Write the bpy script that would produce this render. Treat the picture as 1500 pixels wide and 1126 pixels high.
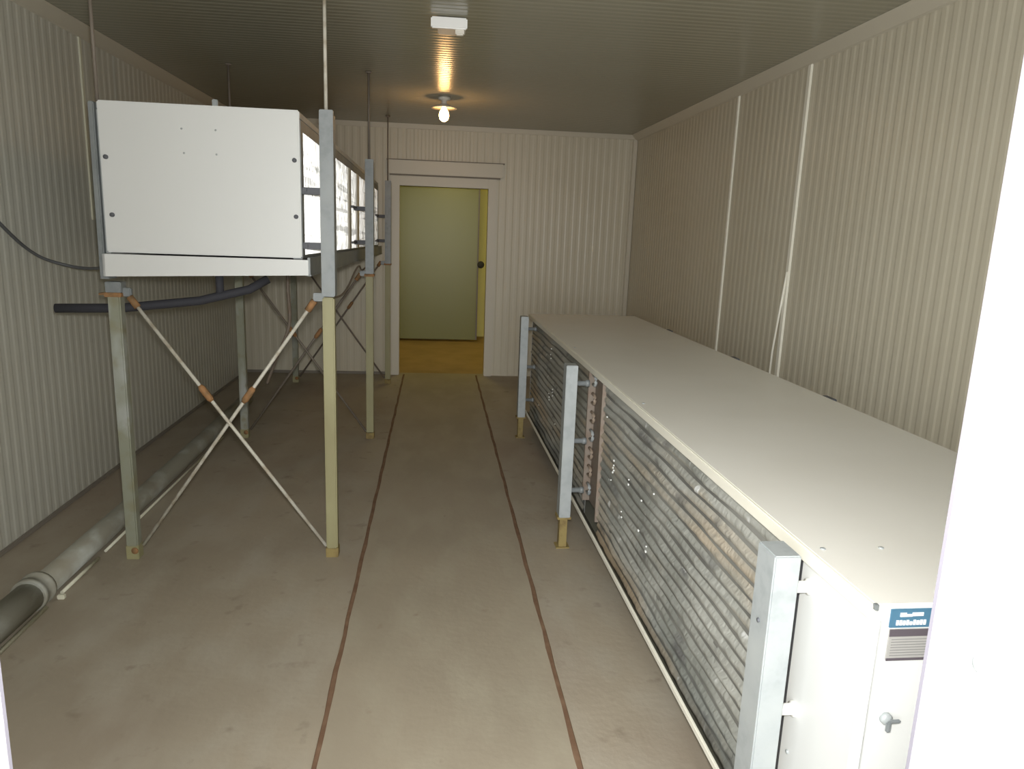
import bpy, bmesh, math, random
from mathutils import Vector, Matrix
random.seed(7)
for o in list(bpy.data.objects): bpy.data.objects.remove(o)
S = bpy.context.scene
COL = S.collection
PI = math.pi

# ------------------------------------------------------------------ camera, light, exposure
H = 1.6
cam = bpy.data.cameras.new('camera'); cam_o = bpy.data.objects.new('camera', cam); COL.objects.link(cam_o)
cam.sensor_width = 36; cam.sensor_fit = 'HORIZONTAL'; cam.lens = 1073/1500*36; cam.clip_start = .02
R_ = Vector((0.99438618, -0.09977707, 0.0352229))
D_ = Vector((0.01390102, -0.20681065, -0.97828223))
F_ = Vector((0.10489461, 0.97327996, -0.20426265))
mw = Matrix((R_, -D_, -F_)).transposed().to_4x4(); mw.translation = (0, 0, H)
cam_o.matrix_world = mw
S.camera = cam_o
S.view_settings.view_transform = 'Standard'
S.view_settings.look = 'None'
S.view_settings.gamma = 1
S.view_settings.use_curve_mapping = False
S.view_settings.exposure = 0.0

w = bpy.data.worlds.new('daylight'); S.world = w; w.use_nodes = True
bg = w.node_tree.nodes['Background']; bg.inputs[0].default_value = (.92, .96, .97, 1); bg.inputs[1].default_value = 2.0

def area(name, loc, target, size, energy, color, sy=None):
    l = bpy.data.lights.new(name, 'AREA'); l.energy = energy; l.color = color; l.size = size
    if sy: l.shape = 'RECTANGLE'; l.size_y = sy
    o = bpy.data.objects.new(name, l); COL.objects.link(o); o.location = loc
    o.rotation_euler = (Vector(target) - Vector(loc)).to_track_quat('-Z', 'Y').to_euler()
    return o
# the small flash of the camera that took the photograph
area('camera_flash', (.0, .05, 1.66), (.1, 5, 1.35), .06, 64, (1, .98, .93))
# unseen fill light added behind the camera, from the left
area('rear_fill', (-.9, -2.6, 1.9), (.3, 3, 1.2), 3.2, 190, (.95, .97, .97), 2.6)

# ------------------------------------------------------------------ materials
def mat(name, color, rough=.6, metal=0, spec=.5, noise=None, bump=None, emit=None):
    """noise = list of (scale, strength, colour2, detail, stretch) patches of real surface colour"""
    m = bpy.data.materials.new(name); m.use_nodes = True; nt = m.node_tree; N = nt.nodes; L = nt.links
    b = N['Principled BSDF']
    b.inputs['Roughness'].default_value = rough; b.inputs['Metallic'].default_value = metal
    b.inputs['Specular IOR Level'].default_value = spec
    b.inputs['Base Color'].default_value = (*color, 1)
    tc = N.new('ShaderNodeTexCoord')
    prev = None
    for (sc, lo, hi, c2, det, st) in (noise or []):
        mp = N.new('ShaderNodeMapping'); mp.inputs['Scale'].default_value = st; L.new(tc.outputs['Object'], mp.inputs[0])
        n = N.new('ShaderNodeTexNoise'); n.inputs['Scale'].default_value = sc; n.inputs['Detail'].default_value = det
        L.new(mp.outputs[0], n.inputs['Vector'])
        r = N.new('ShaderNodeMapRange'); r.inputs[1].default_value = lo; r.inputs[2].default_value = hi
        L.new(n.outputs['Fac'], r.inputs[0])
        mx = N.new('ShaderNodeMix'); mx.data_type = 'RGBA'
        L.new(r.outputs[0], mx.inputs[0])
        if prev is None: mx.inputs[6].default_value = (*color, 1)
        else: L.new(prev, mx.inputs[6])
        mx.inputs[7].default_value = (*c2, 1)
        prev = mx.outputs[2]
    if prev is not None: L.new(prev, b.inputs['Base Color'])
    if bump:
        sc, stg, st = bump
        mp = N.new('ShaderNodeMapping'); mp.inputs['Scale'].default_value = st; L.new(tc.outputs['Object'], mp.inputs[0])
        n = N.new('ShaderNodeTexNoise'); n.inputs['Scale'].default_value = sc; n.inputs['Detail'].default_value = 4
        L.new(mp.outputs[0], n.inputs['Vector'])
        bp = N.new('ShaderNodeBump'); bp.inputs['Strength'].default_value = stg; bp.inputs['Distance'].default_value = .01
        L.new(n.outputs['Fac'], bp.inputs['Height']); L.new(bp.outputs[0], b.inputs['Normal'])
    if emit:
        b.inputs['Emission Color'].default_value = (*emit[0], 1); b.inputs['Emission Strength'].default_value = emit[1]
    return m

U = (1, 1, 1)
M = {}
M['wall'] = mat('ribbed_panel_cream', (.66, .62, .505), .38, noise=[(1.3, .35, .75, (.62, .575, .455), 3, U)])
M['wall_shaded'] = mat('ribbed_panel_shaded', (.60, .60, .535), .42, noise=[(1.3, .35, .75, (.56, .555, .49), 3, U)])  # same panels as the right wall, shade painted in as a greyer colour
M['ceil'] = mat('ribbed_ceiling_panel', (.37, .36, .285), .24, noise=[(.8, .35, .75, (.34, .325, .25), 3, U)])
M['trim'] = mat('trim_cream', (.64, .60, .50), .4)
M['seam'] = mat('seam_strip', (.92, .90, .80), .3)
M['floor'] = mat('concrete_floor', (.40, .345, .265), .62, noise=[(1.1, .35, .7, (.325, .28, .215), 5, U), (5, .45, .75, (.42, .38, .31), 6, (1, .5, 1)),
                 (9, .62, .76, (.26, .22, .165), 5, U), (.55, .5, .8, (.34, .27, .21), 2, U)], bump=(30, .15, U))
M['floor_path'] = mat('concrete_path', (.385, .33, .25), .58, noise=[(1.3, .35, .7, (.335, .29, .22), 5, U), (6, .45, .75, (.41, .365, .28), 6, (1, .4, 1)),
                 (11, .68, .8, (.28, .22, .16), 5, U)], bump=(30, .12, U))
M['rust_line'] = mat('rusty_steel_strip', (.17, .095, .055), .8, noise=[(14, .4, .7, (.23, .14, .085), 4, U)])
M['white'] = mat('white_sheet', (.69, .705, .70), .38)
M['lid'] = mat('white_lid', (.86, .85, .80), .36, noise=[(3, .4, .8, (.83, .815, .76), 3, U)])
M['cream'] = mat('cream_edge', (.86, .84, .74), .4)
M['door_white'] = mat('door_frame_white', (.92, .93, .93), .4)
M['gasket'] = mat('grey_gasket', (.22, .21, .25), .7)
M['galv'] = mat('galvanised_steel', (.39, .42, .43), .5, metal=.15, noise=[(28, .45, .65, (.34, .37, .38), 4, U), (7, .5, .75, (.44, .47, .47), 3, U)])
M['tray_dull'] = mat('dull_tray', (.22, .215, .17), .6)
M['galv_dull'] = mat('dull_galvanised_steel', (.245, .265, .275), .5, metal=.15, noise=[(28, .45, .65, (.21, .23, .235), 4, U), (7, .5, .75, (.285, .305, .305), 3, U)])
M['tube'] = mat('old_galvanised_tube', (.28, .29, .225), .5, metal=.1, noise=[(6, .52, .66, (.42, .44, .42), 3, (1, 1, .4)), (12, .5, .75, (.25, .24, .155), 4, U)])
M['tube_y'] = mat('yellowish_tube', (.32, .30, .165), .5, noise=[(9, .45, .7, (.27, .245, .13), 4, (1, 1, .3))])
M['foot'] = mat('yellow_foot', (.28, .215, .08), .75, noise=[(25, .45, .7, (.19, .13, .05), 4, U)])
M['rust'] = mat('orange_rust', (.33, .17, .07), .8, noise=[(30, .4, .65, (.20, .12, .055), 4, U)])
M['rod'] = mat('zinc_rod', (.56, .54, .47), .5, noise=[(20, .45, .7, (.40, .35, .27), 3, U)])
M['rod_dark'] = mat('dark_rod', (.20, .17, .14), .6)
M['fin'] = mat('bright_aluminium_fins', (.97, .97, .955), .42, metal=.6, noise=[(4, .54, .64, (.50, .50, .49), 3, (1, .22, 7)), (6, .62, .72, (.40, .41, .40), 3, (1, .5, 2))])
M['coil'] = mat('dirty_coil', (.44, .445, .41), .5, metal=.1, noise=[(3, .42, .66, (.27, .28, .255), 4, (1, .5, 1)), (3, .50, .68, (.50, .40, .28), 4, (1, .25, 1.6)),
               (9, .60, .72, (.17, .17, .165), 3, (1, .5, 1)), (16, .68, .74, (.70, .71, .70), 3, (1, .8, .8))], bump=(60, .5, (1, 1, .2)))
M['white_spot'] = mat('corrosion_white', (.85, .86, .85), .7)
M['gap_shade'] = mat('coil_shadow_plate', (.15, .15, .14), .6, noise=[(6, .42, .62, (.26, .26, .24), 4, (1, .4, 1))])
M['dark'] = mat('dark_shaded_steel', (.10, .105, .12), .6)  # dark fittings, and the low coil frame with its shade painted in
M['brown'] = mat('brown_coil_plate', (.24, .20, .165), .6, noise=[(20, .45, .7, (.22, .16, .12), 3, U)])
M['copper'] = mat('copper_bends', (.34, .27, .21), .5, metal=.2)
M['edging'] = mat('dull_edging', (.25, .225, .19), .7)
M['plastic'] = mat('white_plastic', (.80, .80, .76), .4)
M['black'] = mat('black_foam', (.035, .036, .045), .8)
M['pvc'] = mat('grey_drain_pipe', (.31, .305, .255), .55, noise=[(9, .5, .7, (.46, .48, .45), 4, (1, .5, 1)), (4, .5, .75, (.27, .25, .195), 3, U)])
M['lip'] = mat('pale_edge', (.70, .69, .56), .5)
M['cable'] = mat('grey_cable', (.11, .115, .12), .6)
M['leaf'] = mat('pale_door_leaf', (.22, .23, .085), .35)
M['yellow_wall'] = mat('yellow_wall', (.98, .93, .36), .6)
M['vest_floor'] = mat('brown_floor', (.40, .27, .13), .6, noise=[(3, .4, .7, (.32, .22, .10), 3, U)])
M['bulb'] = mat('lit_bulb', (1, .8, .5), .4, emit=((1, .52, .15), 30))
M['enamel'] = mat('white_enamel', (.75, .72, .65), .3)
M['blue'] = mat('blue_print', (.07, .17, .26), .4)
M['print_dark'] = mat('dark_print', (.10, .085, .10), .5)
M['plate'] = mat('aluminium_plate', (.36, .355, .34), .5)
M['plate_line'] = mat('plate_line', (.22, .22, .22), .5)

# ------------------------------------------------------------------ helpers
class MB:
    def __init__(s): s.b = bmesh.new()
    def box(s, x0, x1, y0, y1, z0, z1, bev=0, rot=None):
        r = bmesh.ops.create_cube(s.b, size=1)
        for v in r['verts']:
            v.co = Vector(((x0+x1)/2 + v.co.x*(x1-x0), (y0+y1)/2 + v.co.y*(y1-y0), (z0+z1)/2 + v.co.z*(z1-z0)))
        if bev:
            es = list({e for v in r['verts'] for e in v.link_edges})
            bmesh.ops.bevel(s.b, geom=es, offset=bev, segments=2, affect='EDGES')
        return s
    def tube(s, pts, r, n=12, cap=True):
        pts = [Vector(p) for p in pts]; rings = []
        for i, p in enumerate(pts):
            a = pts[max(i-1, 0)]; c = pts[min(i+1, len(pts)-1)]
            t = (c-a).normalized()
            u = t.cross(Vector((0, 0, 1)))
            if u.length < 1e-3: u = t.cross(Vector((0, 1, 0)))
            u.normalize(); v = t.cross(u).normalized()
            rr = r[i] if isinstance(r, (list, tuple)) else r
            rings.append([s.b.verts.new(p + (u*math.cos(2*PI*k/n) + v*math.sin(2*PI*k/n))*rr) for k in range(n)])
        for a, b in zip(rings, rings[1:]):
            for k in range(n): 
                f = s.b.faces.new((a[k], a[(k+1) % n], b[(k+1) % n], b[k])); f.smooth = True
        if cap:
            s.b.faces.new(rings[0][::-1]); s.b.faces.new(rings[-1])
        return s
    def lathe(s, prof, c, n=28, axis='z'):
        rings = []
        for (r, h) in prof:
            ring = []
            for k in range(n):
                a = 2*PI*k/n; x, y = r*math.cos(a), r*math.sin(a)
                p = {'z': (x, y, h), 'x': (h, x, y), 'y': (x, h, y)}[axis]
                ring.append(s.b.verts.new(Vector(c) + Vector(p)))
            rings.append(ring)
        for a, b in zip(rings, rings[1:]):
            for k in range(n):
                f = s.b.faces.new((a[k], a[(k+1) % n], b[(k+1) % n], b[k])); f.smooth = True
        s.b.faces.new(rings[0][::-1]); s.b.faces.new(rings[-1])
        return s
    def quad(s, *pts):
        s.b.faces.new([s.b.verts.new(p) for p in pts]); return s
    def build(s, name, m, parent=None, bevmod=0):
        bmesh.ops.recalc_face_normals(s.b, faces=s.b.faces[:])
        me = bpy.data.meshes.new(name); s.b.to_mesh(me); s.b.free()
        me.materials.append(M[m] if isinstance(m, str) else m)
        o = bpy.data.objects.new(name, me); COL.objects.link(o)
        if parent: o.parent = parent
        return o

def tag(o, label=None, cat=None, group=None, kind=None):
    if label: o['label'] = label
    if cat: o['category'] = cat
    if group: o['group'] = group
    if kind: o['kind'] = kind
    return o
def empty(name, loc, label, cat, group=None, rot=(0, 0, 0)):
    o = bpy.data.objects.new(name, None); COL.objects.link(o); o.location = loc; o.rotation_euler = rot
    o.empty_display_size = .1
    return tag(o, label, cat, group)
def struct(name, mb, m, label=None, parent=None):
    o = mb.build(name, m, parent)
    if not parent: tag(o, label, kind='structure')
    return o

# ------------------------------------------------------------------ the room
XL, XR, Y0, YB, ZC = -2.05, 2.13, .74, 8.09, 2.66
VB = 11.2     # end of the space behind the far doorway
def ribbed(a0, a1, b0, b1, place, thick=.08, pitch=.078, d=.0022):
    """sandwich panel: profile along a, extruded along b; place(a, b, off) -> point; off > 0 goes behind the face"""
    mb = MB(); prof = []
    a = a0
    while a < a1 - 1e-6:
        for (f, o) in ((0, 0), (.36, 0), (.52, d), (.84, d), (1, 0)):
            q = a + f*pitch
            if q <= a1 and (not prof or q > prof[-1][0] + 1e-5): prof.append((q, o))
        a += pitch
    if prof[-1][0] < a1 - 1e-5: prof.append((a1, 0))
    va = [mb.b.verts.new(place(q, b0, o)) for q, o in prof]; vb = [mb.b.verts.new(place(q, b1, o)) for q, o in prof]
    for i in range(len(prof)-1): mb.b.faces.new((va[i], va[i+1], vb[i+1], vb[i]))
    # backing
    c = [mb.b.verts.new(place(q, b, thick)) for q, b in ((a0, b0), (a1, b0), (a1, b1), (a0, b1))]
    mb.b.faces.new(c)
    mb.b.faces.new((va[0], vb[0], c[3], c[0])); mb.b.faces.new((va[-1], c[1], c[2], vb[-1]))
    mb.b.faces.new([c[0], c[1]] + va[::-1]); mb.b.faces.new([c[3]] + vb + [c[2]])
    return mb

RX0, RX1 = -.345, .46     # the two rusty lines of the track
fl = MB()
fl.box(XL-.1, RX0-.012, -4, YB+.1, -.1, 0); fl.box(RX1+.012, XR+.1, -4, YB+.1, -.1, 0)
struct('floor', fl, 'floor', 'grey brown concrete floor of the cold room')
struct('floor_path', MB().box(RX0-.012, RX1+.012, -4, YB+.1, -.1, -.0005), 'floor_path', 'paler concrete path between the two rusty lines')
struct('floor_far', MB().box(-1.6, 1.6, YB+.1, VB+.1, -.1, 0), 'vest_floor', 'brown floor beyond the far doorway')
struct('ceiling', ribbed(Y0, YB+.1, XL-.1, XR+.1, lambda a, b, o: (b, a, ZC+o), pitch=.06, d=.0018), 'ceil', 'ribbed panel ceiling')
struct('wall_left', ribbed(Y0, YB+.1, 0, ZC, lambda a, b, o: (XL-o, a, b)), 'wall_shaded', 'ribbed panel wall on the left')
struct('wall_right', ribbed(Y0, YB+.1, 0, ZC, lambda a, b, o: (XR+o, a, b)), 'wall', 'ribbed panel wall on the right')
DX0, DX1, DZ = -.40, .545, 2.035
wb = ribbed(XL, DX0, 0, ZC, lambda a, b, o: (a, YB+o, b), .1)
w2 = ribbed(DX1, XR, 0, ZC, lambda a, b, o: (a, YB+o, b), .1); me = bpy.data.meshes.new('t'); w2.b.to_mesh(me); wb.b.from_mesh(me); w2.b.free()
w3 = ribbed(DX0, DX1, DZ, ZC, lambda a, b, o: (a, YB+o, b), .1); me2 = bpy.data.meshes.new('t'); w3.b.to_mesh(me2); wb.b.from_mesh(me2); w3.b.free()
struct('wall_back', wb, 'wall', 'ribbed end wall with the far doorway')
bpy.data.meshes.remove(me); bpy.data.meshes.remove(me2)
# front wall, the camera looks in through its doorway
JX0, JX1, JY0 = -.456, .598, .62
wf = MB()
wf.box(JX1, 3.4, JY0, Y0, 0, 3.0); wf.box(-3.4, JX0, JY0, Y0, 0, 3.0); wf.box(JX0, JX1, JY0, Y0, 2.25, 3.0)
struct('wall_front', wf, 'door_white', 'white insulated front wall and door jamb')
g = MB(); g.box(JX1-.004, JX1+.02, Y0, Y0+.006, .02, 2.25); g.box(JX0-.02, JX0+.004, Y0, Y0+.006, .02, 2.25); g.box(JX0-.02, JX1+.02, Y0, Y0+.006, 2.246, 2.27)
struct('trim_1', g, 'gasket', 'dark gasket round the inside of the front doorway')

# corner covings and wall seam strips
def cove(x, s, y0, y1):
    mb = MB(); k = .062
    for i in range(1):
        p = [(x, ZC), (x - s*k, ZC), (x - s*k*.9, ZC-.01), (x - s*.012, ZC - k*.9), (x, ZC-k)]
        a = [mb.b.verts.new((q[0], y0, q[1])) for q in p]; b = [mb.b.verts.new((q[0], y1, q[1])) for q in p]
        for j in range(5): mb.b.faces.new((a[j], a[(j+1) % 5], b[(j+1) % 5], b[j]))
        mb.b.faces.new(a); mb.b.faces.new(b[::-1])
    return mb
struct('trim_2', cove(XR, 1, Y0, YB), 'trim', 'angled coving along the right wall top')
struct('trim_3', cove(XL, -1, Y0, YB), 'trim', 'angled coving along the left wall top')
struct('trim_4', MB().box(XL, XR, YB-.02, YB, ZC-.05, ZC, .004), 'trim', 'coving along the end wall top')
struct('trim_5', MB().box(XR-.045, XR, YB-.045, YB, 0, ZC-.05, .008), 'trim', 'corner cover strip right of end wall')
struct('trim_6', MB().box(XR-.012, XR+.004, 4.285, 4.325, .0, ZC-.06, .004), 'seam', 'bright joint strip on right wall nearer the camera')
struct('trim_7', MB().box(XR-.010, XR+.004, 5.32, 5.355, .0, ZC-.06, .004), 'seam', 'bright joint strip on right wall farther away')
struct('trim_8', MB().box(XL-.004, XL+.006, 4.715, 4.745, 1.58, ZC-.06, .003), 'lip', 'joint strip on left wall')
struct('trim_10', MB().tube([(XR-.014, 4.30, 1.42), (XR-.018, 4.335, 1.15), (XR-.016, 4.375, .92), (XR-.015, 4.39, .62), (XR-.014, 4.39, .1)], .007, 8), 'seam', 'loose edge of the joint strip on the right wall')
b1 = MB(); b1.box(XL, XL+.012, Y0, YB, 0, .025, .003)
struct('baseboard_left', b1, 'edging', 'dull low edging along the left wall')
struct('baseboard_back', MB().box(XL, DX0-.09, YB-.014, YB, 0, .03, .003), 'edging', 'dull low edging along the end wall')

# far doorway
struct('trim_11', MB().box(DX0-.10, DX0+.003, YB-.035, YB+.1, 0, DZ+.10, .006).box(DX1-.003, DX1+.09, YB-.035, YB+.1, 0, DZ+.10, .006).box(DX0, DX1, YB-.035, YB+.1, DZ, DZ+.10, .006), 'trim', 'frame of the far doorway')
struct('trim_12', MB().box(DX0-.12, DX1+.15, YB-.07, YB, DZ+.115, DZ+.255, .006), 'trim', 'header board over the far doorway')
struct('trim_13', MB().box(DX0-.10, DX1+.12, YB-.045, YB-.005, DZ+.10, DZ+.116).box(DX0-.13, DX1+.16, YB-.075, YB-.002, DZ+.255, DZ+.263), 'edging', 'dark edge below the header board and painted shadow line above it')  # upper strip added as the shadow line of the board
# space behind
vw = MB(); vw.box(-1.7, -1.6, YB+.1, VB+.1, 0, ZC); vw.box(1.6, 1.7, YB+.1, VB+.1, 0, ZC); vw.box(-1.7, 1.7, VB, VB+.1, 0, ZC)
struct('wall_far', vw, 'yellow_wall', 'yellow lit walls of the space beyond the far doorway')
struct('ceiling_far', MB().box(-1.7, 1.7, YB+.1, VB+.1, ZC, ZC+.1), 'trim', 'ceiling of the space beyond the far doorway')
d1 = MB(); d1.box(-1.0, .592, 10.62, 10.68, .03, 2.3, .004)
dl = struct('door_1', d1, 'leaf', 'pale greenish insulated door leaf standing beyond the far doorway')
MB().box(.578, .600, 10.61, 10.69, .03, 2.3, .002).build('door_edge_strip', 'gasket', dl)
kn = MB().lathe([(.012, 0), (.012, -.05), (.045, -.055), (.05, -.08), (.03, -.095), (.004, -.097)], (.63, 10.66, 1.12), 20, 'y'); kn.box(.58, .64, 10.62, 10.66, 1.10, 1.14, .004); kn.build('door_handle', 'black', dl)
l = bpy.data.lights.new('lamp_beyond', 'AREA'); l.energy = 13; l.color = (1, .83, .30); l.size = .5; l.shape = 'DISK'
lo = bpy.data.objects.new('lamp_beyond', l); COL.objects.link(lo); lo.location = (.2, 9.2, 2.6); lo.rotation_euler = (math.radians(22), 0, 0)

# ------------------------------------------------------------------ track lines in the floor
for x, lb in ((RX0, 'rusty steel strip in the concrete floor, left of the pair'), (RX1, 'rusty steel strip in the concrete floor, right of the pair beside the low cooler')):
    mb = MB(); n = 60; pr = None
    for i in range(n+1):
        y = .75 + (YB-.75)*i/n; jx = .0018*math.sin(i*1.7)+random.uniform(-.0012, .0012); wd = .009 + random.uniform(-.0015, .002)
        ring = [mb.b.verts.new(p) for p in ((x-wd+jx, y, -.0004), (x-wd*.7+jx, y, .003), (x+wd*.7+jx, y, .003), (x+wd+jx, y, -.0004))]
        if pr:
            for k in range(3): mb.b.faces.new((pr[k], pr[k+1], ring[k+1], ring[k]))
        pr = ring
    tag(mb.build('floor_rail', 'rust_line'), lb, 'floor rail', 'rusty steel strips set in the floor')

# ------------------------------------------------------------------ coils
def fin_bank(y0, y1, z0, z1, x, depth=.026, pitch=.016):
    mb = MB(); y = y0
    while y < y1:
        # a fin leaning a little, its face turned towards the doorway
        zz = z0; n = 14; pr = None
        for i in range(n+1):
            z = z0 + (z1-z0)*i/n; k = random.uniform(-.003, .003)
            r = [mb.b.verts.new((x-depth, y-.0035, z)), mb.b.verts.new((x+random.uniform(-.001, .001), y+k*.35, z)), mb.b.verts.new((x+.0005, y+.0015+k*.35, z)), mb.b.verts.new((x-depth, y-.002, z))]
            if pr:
                for j in range(4): mb.b.faces.new((pr[j], pr[(j+1) % 4], r[(j+1) % 4], r[j]))
            pr = r
        y += pitch
    mb.box(x-depth-.04, x-depth, y0, y1, z0, z1)
    return mb
def ridged_bank(y0, y1, z0, z1, x, rows=17, depth=.009):
    """coil face seen from outside (facing -x): rounded tube rows running along y, slightly battered"""
    mb = MB(); n = 60; per = 7; nz = rows*per; grid = []
    rnd = random.Random(3); dent = [[rnd.uniform(-1, 1) for _ in range(n+1)] for _ in range(rows)]
    for i in range(n+1):
        y = y0 + (y1-y0)*i/n; col = []
        for j in range(nz+1):
            rj = min(j//per, rows-1); ph = (j % per)/per if j < nz else 0
            z = z0 + (z1-z0)*j/nz + .0025*math.sin(i*.35+rj*1.1)
            d = depth*(1+.35*math.sin(i*.37+rj*2.1))*max(0, math.sin(PI*min(1, ph/.58)))**.5 if ph < .575 else 0; d *= (1 + .06*math.sin(i*.9+rj)); d = d + .003*dent[rj][i]*(math.sin(PI*ph/.58) if ph < .58 else 0)
            col.append(mb.b.verts.new((x - d, y, z)))
        grid.append(col)
    for i in range(n):
        for j in range(nz):
            f = mb.b.faces.new((grid[i][j], grid[i+1][j], grid[i+1][j+1], grid[i][j+1])); f.smooth = True
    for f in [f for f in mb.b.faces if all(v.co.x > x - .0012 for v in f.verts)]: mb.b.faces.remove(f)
    return mb

# ------------------------------------------------------------------ the cooler on the tall stand (left)
LY = 3.40; LEN = 4.38
ev = empty('air_cooler', (-1.0, LY, 1.345), 'white sheet metal air cooler with bright fins, raised on a tall stand', 'air cooler', rot=(-.010, 0, 0))
# local frame: x from -.42 to .40, y from 0, z from 0 (underside of the tray) to .735
MB().box(-.43, .40, .004, .022, .105, .735, .005).build('end_panel', 'white', ev)
MB().box(-.44, .40, .022, LEN, .70, .733, .004).box(-.44, -.42, .022, LEN, .1, .70).build('casing', 'galv', ev)
MB().box(.35, .400, .022, LEN, .655, .70).box(.375, .402, .022, .085, .105, .70, .002).box(.375, .402, LEN-.05, LEN, .105, .70, .002).box(.36, .40, .022, LEN, .10, .116).build('coil_frame', 'galv_dull', ev)
for y in (1.78, 2.30, 3.62):
    MB().box(.36, .408, y, y+.13, .116, .655, .003).build('coil_divider', 'trim', ev)
for a, b in ((.085, 1.78), (1.91, 2.30), (2.43, 3.62), (3.75, LEN-.05)):
    fin_bank(a, b, .118, .655, .398).build('fin_bank', 'fin', ev)
mb = MB()
p = [(-.445, -.012), (.445, -.012), (.445, LEN+.02), (-.445, LEN+.02)]
mb.box(-.445, .43, -.012, -.002, 0, .098, .002);  mb.box(-.445, -.433, -.012, LEN+.02, 0, .098, .002)
mb.box(-.445, .435, LEN+.01, LEN+.02, 0, .098, .002); mb.box(-.44, .43, -.005, LEN+.015, .03, .045)
# slight dip of the front face towards its left end
for v in mb.b.verts:
    if v.co.z < .02: v.co.z += (v.co.x+.445)*.034
tr = mb.build('drip_tray', 'white', ev)
MB().box(.425, .437, -.002, LEN+.02, .03, .108, .002).box(.420, .441, 0, LEN+.02, .026, .032).build('tray_side', 'galv_dull', tr)
for x, z in ((-.405, .505), (.378, .525), (-.395, .265), (.38, .285)):
    MB().lathe([(.005, .004), (.0095, .003), (.0095, -.006), (.006, -.009), (.001, -.0095)], (x, 0, z), 14, 'y').build('bolt', 'dark', ev)
for x, z in ((-.09, .635), (.05, .635), (-.085, .535), (.05, .535)):
    MB().lathe([(.003, .004), (.0045, .003), (.0045, -.0005), (.001, -.001)], (x, .004, z), 10, 'y').build('rivet', 'galv', ev)
MB().box(-.03, -.005, .25, .27, .73, .80, .003).build('lifting_lug', 'galv', ev)
POSTY = (.05, 2.14, 4.20)
for y in POSTY:
    for sx, x in ((1, .513), (-1, -.475)):
        mb = MB()
        if sx > 0: mb.box(x-.03, x+.03, y-.04, y+.04, -.065, .73, .004)
        else: mb.box(-.469, -.445, y-.04, y+.04, -.006, .73, .004).box(-.469, -.43, y-.04, y+.04, -.012, -.004, .002)
        if sx > 0: mb.box(x-.03, x+.03, y-.035, y-.005, .72, .745, .003)
        ps = mb.build('hanger_post', 'galv_dull', ev)
        for z in (.16, .40):
            if sx > 0: MB().box(.40, x-.025, y-.02, y+.02, z-.015, z+.015, .004).build('spacer', 'dark', ev)
    for z in (.16, .405):
        MB().box(.405, .425, y-.03, y+.30 if y < 1 else y+.02, z-.007, z+.007, .002).box(.405, .425, y-.26 if y > 1 else y-.02, y, z-.007, z+.007, .002).build('coil_strap', 'dark', ev)
# ------------------------------------------------------------------ its stand
st = empty('support_stand', (-.96, 5.5, 0), 'tall tube stand with rusty clamps and crossed rods under the raised air cooler', 'stand')
def wp(p): return (p[0]+.96, p[1]-5.5, p[2])
LEGX = (-1.425, -.49); LEGY = (3.45, 5.54, 7.60)
def brace(pa, pb, f=.5, mt='rod', r=.0085):
    pa, pb = Vector(wp(pa)), Vector(wp(pb)); b = MB().tube([pa, pb], r, 8).build('brace_rod', mt, st)
    c = pa.lerp(pb, f); d = (pb-pa).normalized()
    MB().tube([c-d*.045, c-d*.03, c+d*.03, c+d*.045], [.010, .016, .016, .010], 10).build('turnbuckle', 'rust', b)
    MB().tube([pa-d*.012, pa+d*.045], .016, 8).build('end_shackle', 'rust', b)
for i, y in enumerate(LEGY):
    for j, x in enumerate(LEGX):
        X, Y, _ = wp((x, y, 0)); m = 'tube_y' if j else 'tube'
        ztop = 1.275 - i*.015
        lg = MB().box(X-.027, X+.027, Y-.027, Y+.027, 0, ztop, .006).build('leg', m, st)
        if j == 0 or i: MB().box(X-.036, X+.036, Y-.036, Y+.036, ztop-.022, ztop-.002, .003).build('clamp_collar', 'rust', lg)
        if j == 0:
            MB().box(X-.032, X+.036, Y-.03, Y+.03, ztop-.003, ztop+.045, .003).build('leg_head', 'galv_dull', lg)
            MB().box(X-.065, X-.03, Y-.02, Y+.02, ztop-.016, ztop-.006, .002).build('clamp_bolt', 'rust', lg)
            MB().box(X-.029, X+.029, Y-.0295, Y+.0295, 0, .07, .003).build('foot', 'tube_y', lg)
            MB().lathe([(.006, .001), (.017, 0), (.015, -.004), (.001, -.005)], (X+.012, Y-.0295, .045), 12, 'y').build('rust_bolt', 'rust', lg)
        else: MB().box(X-.03, X+.03, Y-.03, Y+.03, 0, .05, .003).build('foot', 'foot', lg)
        MB().box(X+(.02 if j == 0 else -.07), X+(.07 if j == 0 else -.02), Y-.010, Y+.010, ztop-.02, ztop+.018, .004).build('gusset', 'galv_dull', lg)
for i, y in enumerate(LEGY):
    f = y-.012
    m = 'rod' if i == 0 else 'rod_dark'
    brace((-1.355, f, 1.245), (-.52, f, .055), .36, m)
    brace((-.565, f+.03, 1.245), (-1.39, f+.03, .055), .37, m)
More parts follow.
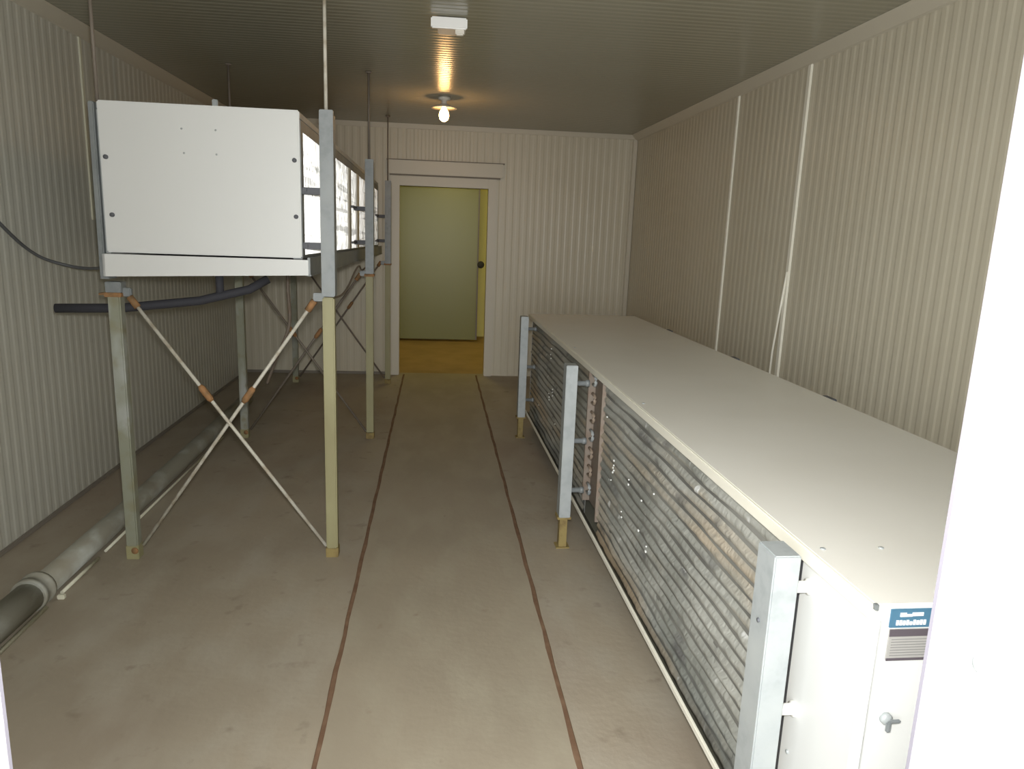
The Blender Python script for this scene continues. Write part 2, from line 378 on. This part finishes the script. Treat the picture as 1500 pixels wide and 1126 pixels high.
# ------------------------------------------------------------------ rods from the ceiling to the hanger posts
RG = 'thin rods hanging from the ceiling to the raised cooler'
labels = {(1, 0): 'pale thin rod from the ceiling to the nearest right hanger post, longest in view', (1, 1): 'dark thin rod from the ceiling to the middle right hanger post',
          (1, 2): 'thin dark rod from the ceiling in front of the left door frame', (0, 0): 'faint thin rod above the left edge of the white end panel', (0, 1): 'short dark rod standing above the middle of the raised cooler'}
for (j, i), lb in labels.items():
    x = (-1.44, -.49)[j]; y = LEGY[i]; zb = 1.345 + (.7475 if j else .734) - .010*(y-3.40)
    o = MB().tube([(x, y, zb+.0), (x, y, ZC)], .008 if i < 2 else .006, 8)
    o.lathe([(.018, 0), (.022, .004), (.022, .012), (.009, .014)], (x, y, ZC-.014), 12)
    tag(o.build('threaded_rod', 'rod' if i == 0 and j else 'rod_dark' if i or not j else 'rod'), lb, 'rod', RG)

# ------------------------------------------------------------------ the low cooler (right)
RL = 4.75
lo_ = empty('air_cooler', (.815, 1.165, 0), 'long low white air cooler with dirty ribbed coil, standing along the right wall', 'air cooler', rot=(0, 0, .012))
ZT = .95
# lid with turned-down flange
lid = MB().box(0, .885, 0, RL, ZT-.012, ZT, .003)
lo_lid = lid.build('lid', 'lid', lo_)
MB().box(-.006, .006, 0, RL, ZT-.034, ZT-.001, .003).build('lid_edge', 'cream', lo_)
MB().box(.88, .889, .30, RL, .22, ZT-.01).box(.03, .88, RL-.01, RL, .22, ZT-.01).build('rear_casing', 'white', lo_)
MB().box(.008, .885, .0, .012, .10, ZT-.012, .003).box(.008, .022, .0, .275, .10, ZT-.030, .003).box(.86, .885, .012, .30, .10, ZT-.012).build('end_cover', 'white', lo_)
MB().box(.0, .016, -.003, .018, .10, ZT-.03, .004).build('corner_edge', 'door_white', lo_)
MB().box(.03, .06, .285, .335, .20, ZT-.014).box(.03, .10, .33, RL-.02, ZT-.045, ZT-.012).box(.03, .07, RL-.05, RL-.02, .2, ZT-.014).build('coil_frame', 'dark', lo_)  # frame coloured dark to stand in for the shadow it lies in
MB().box(.0305, .0345, .335, 2.20, .12, ZT-.045).box(.0305, .0345, 2.52, RL-.06, .12, ZT-.045).build('coil_gap_shade', 'gap_shade', lo_)  # dark sheets added to stand in for shade between the tube rows
c1 = ridged_bank(.335, 2.20, .125, ZT-.045, .030, 17).build('coil', 'coil', lo_)
c2 = ridged_bank(2.52, RL-.06, .125, ZT-.045, .030, 17).build('coil', 'coil', lo_)
# the pipe bends between the two coils
MB().box(.05, .07, 2.20, 2.52, .2, ZT-.045).build('coil_end_plate', 'brown', lo_)
for y0_, y1_ in ((2.20, 2.215), (2.505, 2.52)): MB().box(.012, .06, y0_, y1_, .2, ZT-.045).build('coil_end_plate', 'brown', lo_)
for k in range(7):
    z = .25 + k*.098
    for yy, s in ((2.215, 1), (2.505, -1)):
        pts = [(.035, yy, z), ] + [(.035, yy + s*(.04+.022*math.sin(a*PI/6)), z+.024-.024*math.cos(a*PI/6)) for a in range(7)] + [(.035, yy, z+.048)]
        MB().tube(pts, .008, 8).build('pipe_bend', 'copper' if k % 3 else 'galv', lo_)
# corrosion spots on the coil
rr = random.Random(11)
sp = MB()
for k in range(16):
    y = rr.choice([rr.uniform(1.2, 2.15), rr.uniform(2.6, 4.4), rr.uniform(1.3, 2.1)]); z = rr.uniform(.3, .8); n = rr.randint(1, 3)
    for q in range(n):
        yy = y + rr.uniform(-.015, .015); zz = z + q*.022*rr.choice([1, 1, -1]); s = rr.uniform(.003, .007)
        sp.box(.0155, .021, yy-s, yy+s, zz-s*.8, zz+s*.8, s*.35)
s_ = sp.build('corrosion_spots', 'white_spot', lo_); s_['kind'] = 'stuff'
# drip tray: open channel under the coil
MB().box(-.040, -.031, .27, RL, .185, .205, .002).build('tray_lip', 'cream', lo_)
tb = MB()
tb.b.faces.new([tb.b.verts.new(p) for p in ((-.037, .27, .190), (-.037, RL, .190), (.04, RL, .092), (.04, .27, .092))])
tb.b.faces.new([tb.b.verts.new(p) for p in ((-.032, .27, .190), (-.032, RL, .190), (.045, RL, .097), (.045, .27, .097))])
tb.box(.04, .85, .02, RL, .085, .095).box(.84, .85, .02, RL, .09, .19).build('drip_tray', 'tray_dull', lo_)
for y in (.12, 1.9, 4.5):
    for x in (.12, .72): MB().box(x-.03, x+.03, y-.03, y+.03, 0, .086, .003).build('foot', 'dark', lo_)
for y in (1.75, 2.75, 3.9):
    MB().box(.886, .912, y-.04, y+.04, ZT-.06, ZT-.001, .003).build('rear_bracket', 'dark', lo_)
# fixings on the lid and covers
for x, y in ((.03, .24), (.165, .24), (.03, 1.6), (.03, 3.0), (.60, .24)):
    MB().lathe([(.006, 0), (.006, .002), (.004, .003), (.0005, .0032)], (x, y, ZT), 12).build('screw', 'galv', lo_)
MB().box(-.003, .005, -.005, .004, ZT-.010, ZT+.002, .001).build('corner_clip', 'galv_dull', lo_)
MB().lathe([(.005, .008), (.005, -.001), (.0005, -.002)], (.006, .24, .45), 10, 'x').build('screw', 'galv', lo_)
# latch on the end cover
lt = MB().lathe([(.012, .002), (.012, -.006), (.009, -.010), (.001, -.011)], (.054, 0, .712), 20, 'y').build('latch', 'galv', lo_)
MB().box(.049, .059, -.017, -.008, .690, .712, .003).box(.054, .078, -.016, -.008, .708, .716, .003).build('latch_key', 'galv_dull', lt)
# maker's plate
pl = MB().box(.032, .118, -.003, .001, .903, .941, .001).build('brand_label', 'blue', lo_)
wm = MB(); 
wm.box(.050, .062, -.0042, -.003, .926, .934); wm.box(.062, .074, -.0042, -.003, .926, .931); wm.box(.074, .096, -.0042, -.003, .927, .934)
for k in range(9):
    x = .044 + k*.0068; h = (.010, .010, .009, .010, .007, .010, .009, .010, .010)[k]
    wm.box(x, x+.0048, -.0042, -.003, .909, .909+h)
wm.build('print', 'door_white', pl)
p2 = MB().box(.034, .118, -.003, .001, .836, .900, .001).build('rating_plate', 'plate', lo_)
MB().box(.034, .118, -.0042, -.003, .886, .900).build('plate_band', 'print_dark', p2)
MB().box(.034, .118, -.0042, -.003, .836, .841).build('plate_band', 'print_dark', p2)
q = MB()
for k in range(7): q.box(.040, .112, -.0038, -.003, .846+k*.0055, .8472+k*.0055)
q.build('plate_rules', 'plate_line', p2)
# galvanised posts beside the coil
for x, y, nm in ((-.083, .215, 0), (-.115, 2.37, 1), (-.082, 4.43, 2)):
    zt = .965; z0 = .17
    ps = MB().box(x-.028, x+.03, y-.04, y+.04, z0, zt, .003).build('hanger_post', 'galv', lo_)
    MB().box(x-.020, x+.020, y-.025, y+.025, 0, z0+.01, .003).box(x-.036, x+.036, y-.036, y+.036, z0-.012, z0+.004, .002).box(x-.035, x+.035, y-.035, y+.035, 0, .006).build('foot', 'foot', ps)
    MB().lathe([(.005, .002), (.005, -.003), (.001, -.004)], (x-.028, y, .80), 10, 'x').build('bolt', 'dark', ps)
    for z in (.865, .565, .30):
        MB().lathe([(.001, 0), (.013, .001), (.013, .055), (.018, .056), (.018, .075), (.001, .076)], (x+.028, y+.02, z), 16, 'x').build('spacer', 'plastic' if nm == 0 else 'galv_dull', ps)

# ------------------------------------------------------------------ ceiling fittings
cl = empty('ceiling_lamp', (.045, 6.40, ZC), 'lit warm bulb under a small round reflector on the ceiling', 'lamp')
MB().lathe([(.05, 0), (.05, -.02), (.022, -.03), (.022, -.075), (.001, -.076)], (0, 0, 0), 20).build('lamp_base', 'enamel', cl)
MB().lathe([(.022, -.055), (.05, -.062), (.105, -.085), (.107, -.090), (.05, -.070), (.024, -.066)], (0, 0, 0), 28).build('reflector', 'enamel', cl)
MB().lathe([(.014, -.068), (.018, -.085), (.036, -.115), (.042, -.145), (.034, -.175), (.016, -.19), (.002, -.193)], (0, 0, 0), 24).build('bulb', 'bulb', cl)
pl_ = bpy.data.lights.new('bulb_light', 'POINT'); pl_.energy = 3; pl_.color = (1, .56, .24); pl_.shadow_soft_size = .05
po = bpy.data.objects.new('bulb_light', pl_); COL.objects.link(po); po.location = (.045, 6.40, ZC-.25)
bx = empty('junction_box', (.05, 4.12, ZC), 'small white box fixed to the ceiling nearer than the lit bulb', 'junction box')
MB().box(-.06, .085, -.06, .12, -.045, 0, .006).build('box_body', 'plastic', bx)
MB().box(-.095, .09, -.085, -.055, -.060, -.006, .006).build('front_rail', 'door_white', bx)
MB().box(.03, .075, -.07, -.035, -.085, -.045, .006).build('cable_gland', 'enamel', bx)

# ------------------------------------------------------------------ pipes and cables on the left
dp = empty('drain_pipe', (-1.62, 4.0, 0), 'pale grey drain pipe lying on the floor along the left wall', 'pipe')
def bend(pts): return [(p[0]+1.62, p[1]-4.0, p[2]) for p in pts]
MB().tube(bend([(-1.655, .9, .062), (-1.655, 2.4, .062), (-1.645, 3.02, .062)]), .062, 20).build('pipe_section', 'pvc', dp)
MB().tube(bend([(-1.645, 3.0, .056), (-1.64, 3.7, .056), (-1.64, 4.6, .056), (-1.65, 5.6, .056), (-1.67, 6.6, .056)]), .054, 20).build('pipe_section', 'pvc', dp)
MB().tube(bend([(-1.647, 2.94, .064), (-1.647, 2.965, .064), (-1.646, 2.967, .064), (-1.646, 3.01, .064), (-1.646, 3.012, .064), (-1.646, 3.03, .064)]), [.071, .073, .066, .066, .073, .071], 20).build('pipe_socket', 'pvc', dp)
MB().tube(bend([(-1.588, .9, .012), (-1.585, 2.95, .012)]), .009, 8).tube(bend([(-1.585, 3.08, .010), (-1.58, 3.42, .010)]), .008, 8).tube(bend([(-1.582, 3.5, .010), (-1.58, 5.5, .010)]), .007, 8).build('pale_highlight_strip', 'lip', dp)  # pale tubes added as the highlight along the pipe's edge
MB().box(*[v for v in (.035, .065, -.965, -.945, .0, .02)], .003).build('clip', 'lip', dp)

ip = MB(); ip.tube([(-1.72, 3.52, 1.186), (-1.45, 3.55, 1.19), (-1.12, 3.62, 1.225), (-.90, 3.68, 1.28), (-.82, 3.72, 1.33)], .021, 14)
ip.tube([(-1.03, 3.65, 1.24), (-1.03, 3.65, 1.352)], .019, 12)
tag(ip.build('insulated_pipe', 'black'), 'black foam covered pipe running sideways beneath the raised cooler', 'pipe')
cb = MB(); P = [Vector(p) for p in ((XL+.02, 3.30, 1.86), (XL+.02, 3.72, 1.555), (XL+.03, 3.98, 1.405), (-1.93, 4.10, 1.345), (-1.78, 4.05, 1.335), (-1.62, 3.90, 1.365), (-1.46, 3.70, 1.42))]
def spline(P, n=8):
    out = []
    for i in range(len(P)-1):
        p0, p1, p2, p3 = P[max(i-1, 0)], P[i], P[i+1], P[min(i+2, len(P)-1)]
        for k in range(n):
            t = k/n; out.append(.5*((2*p1)+(-p0+p2)*t+(2*p0-5*p1+4*p2-p3)*t*t+(-p0+3*p1-3*p2+p3)*t**3))
    return out+[P[-1]]
tag(cb.tube(spline(P), .008, 8).build('power_cable', 'cable'), 'dark cable sagging from the left wall to the raised cooler', 'cable')
P = [Vector(p) for p in ((-.56, 3.49, 1.255), (-.535, 3.7, 1.245), (-.53, 4.2, 1.215), (-.53, 4.55, 1.24), (-.53, 4.95, 1.31), (-.53, 5.2, 1.33), (-.535, 5.42, 1.29), (-.545, 5.9, 1.29), (-.55, 6.6, 1.31))]
tag(MB().tube(spline(P), .0065, 8).build('hanging_wire', 'rod_dark'), 'loose dark wire drooping between hanger posts under the cooler tray', 'wire')
P = [Vector(p) for p in ((-1.03, 5.3, 1.31), (-1.035, 5.3, 1.15), (-1.03, 5.32, .95), (-1.06, 5.33, .82), (-1.15, 5.36, .62), (-1.22, 5.4, .45))]
tag(MB().tube(spline(P), .012, 8).build('defrost_hose', 'brown'), 'brownish hose hanging down behind the crossed rods of the stand', 'hose')
sc = MB().lathe([(.009, .006), (.009, -.004), (.006, -.006), (.0005, -.0065)], (JX1, .665, 1.155), 14, 'x')
tag(sc.build('screw', 'galv'), 'small grey screw head in the white door jamb at right', 'screw')
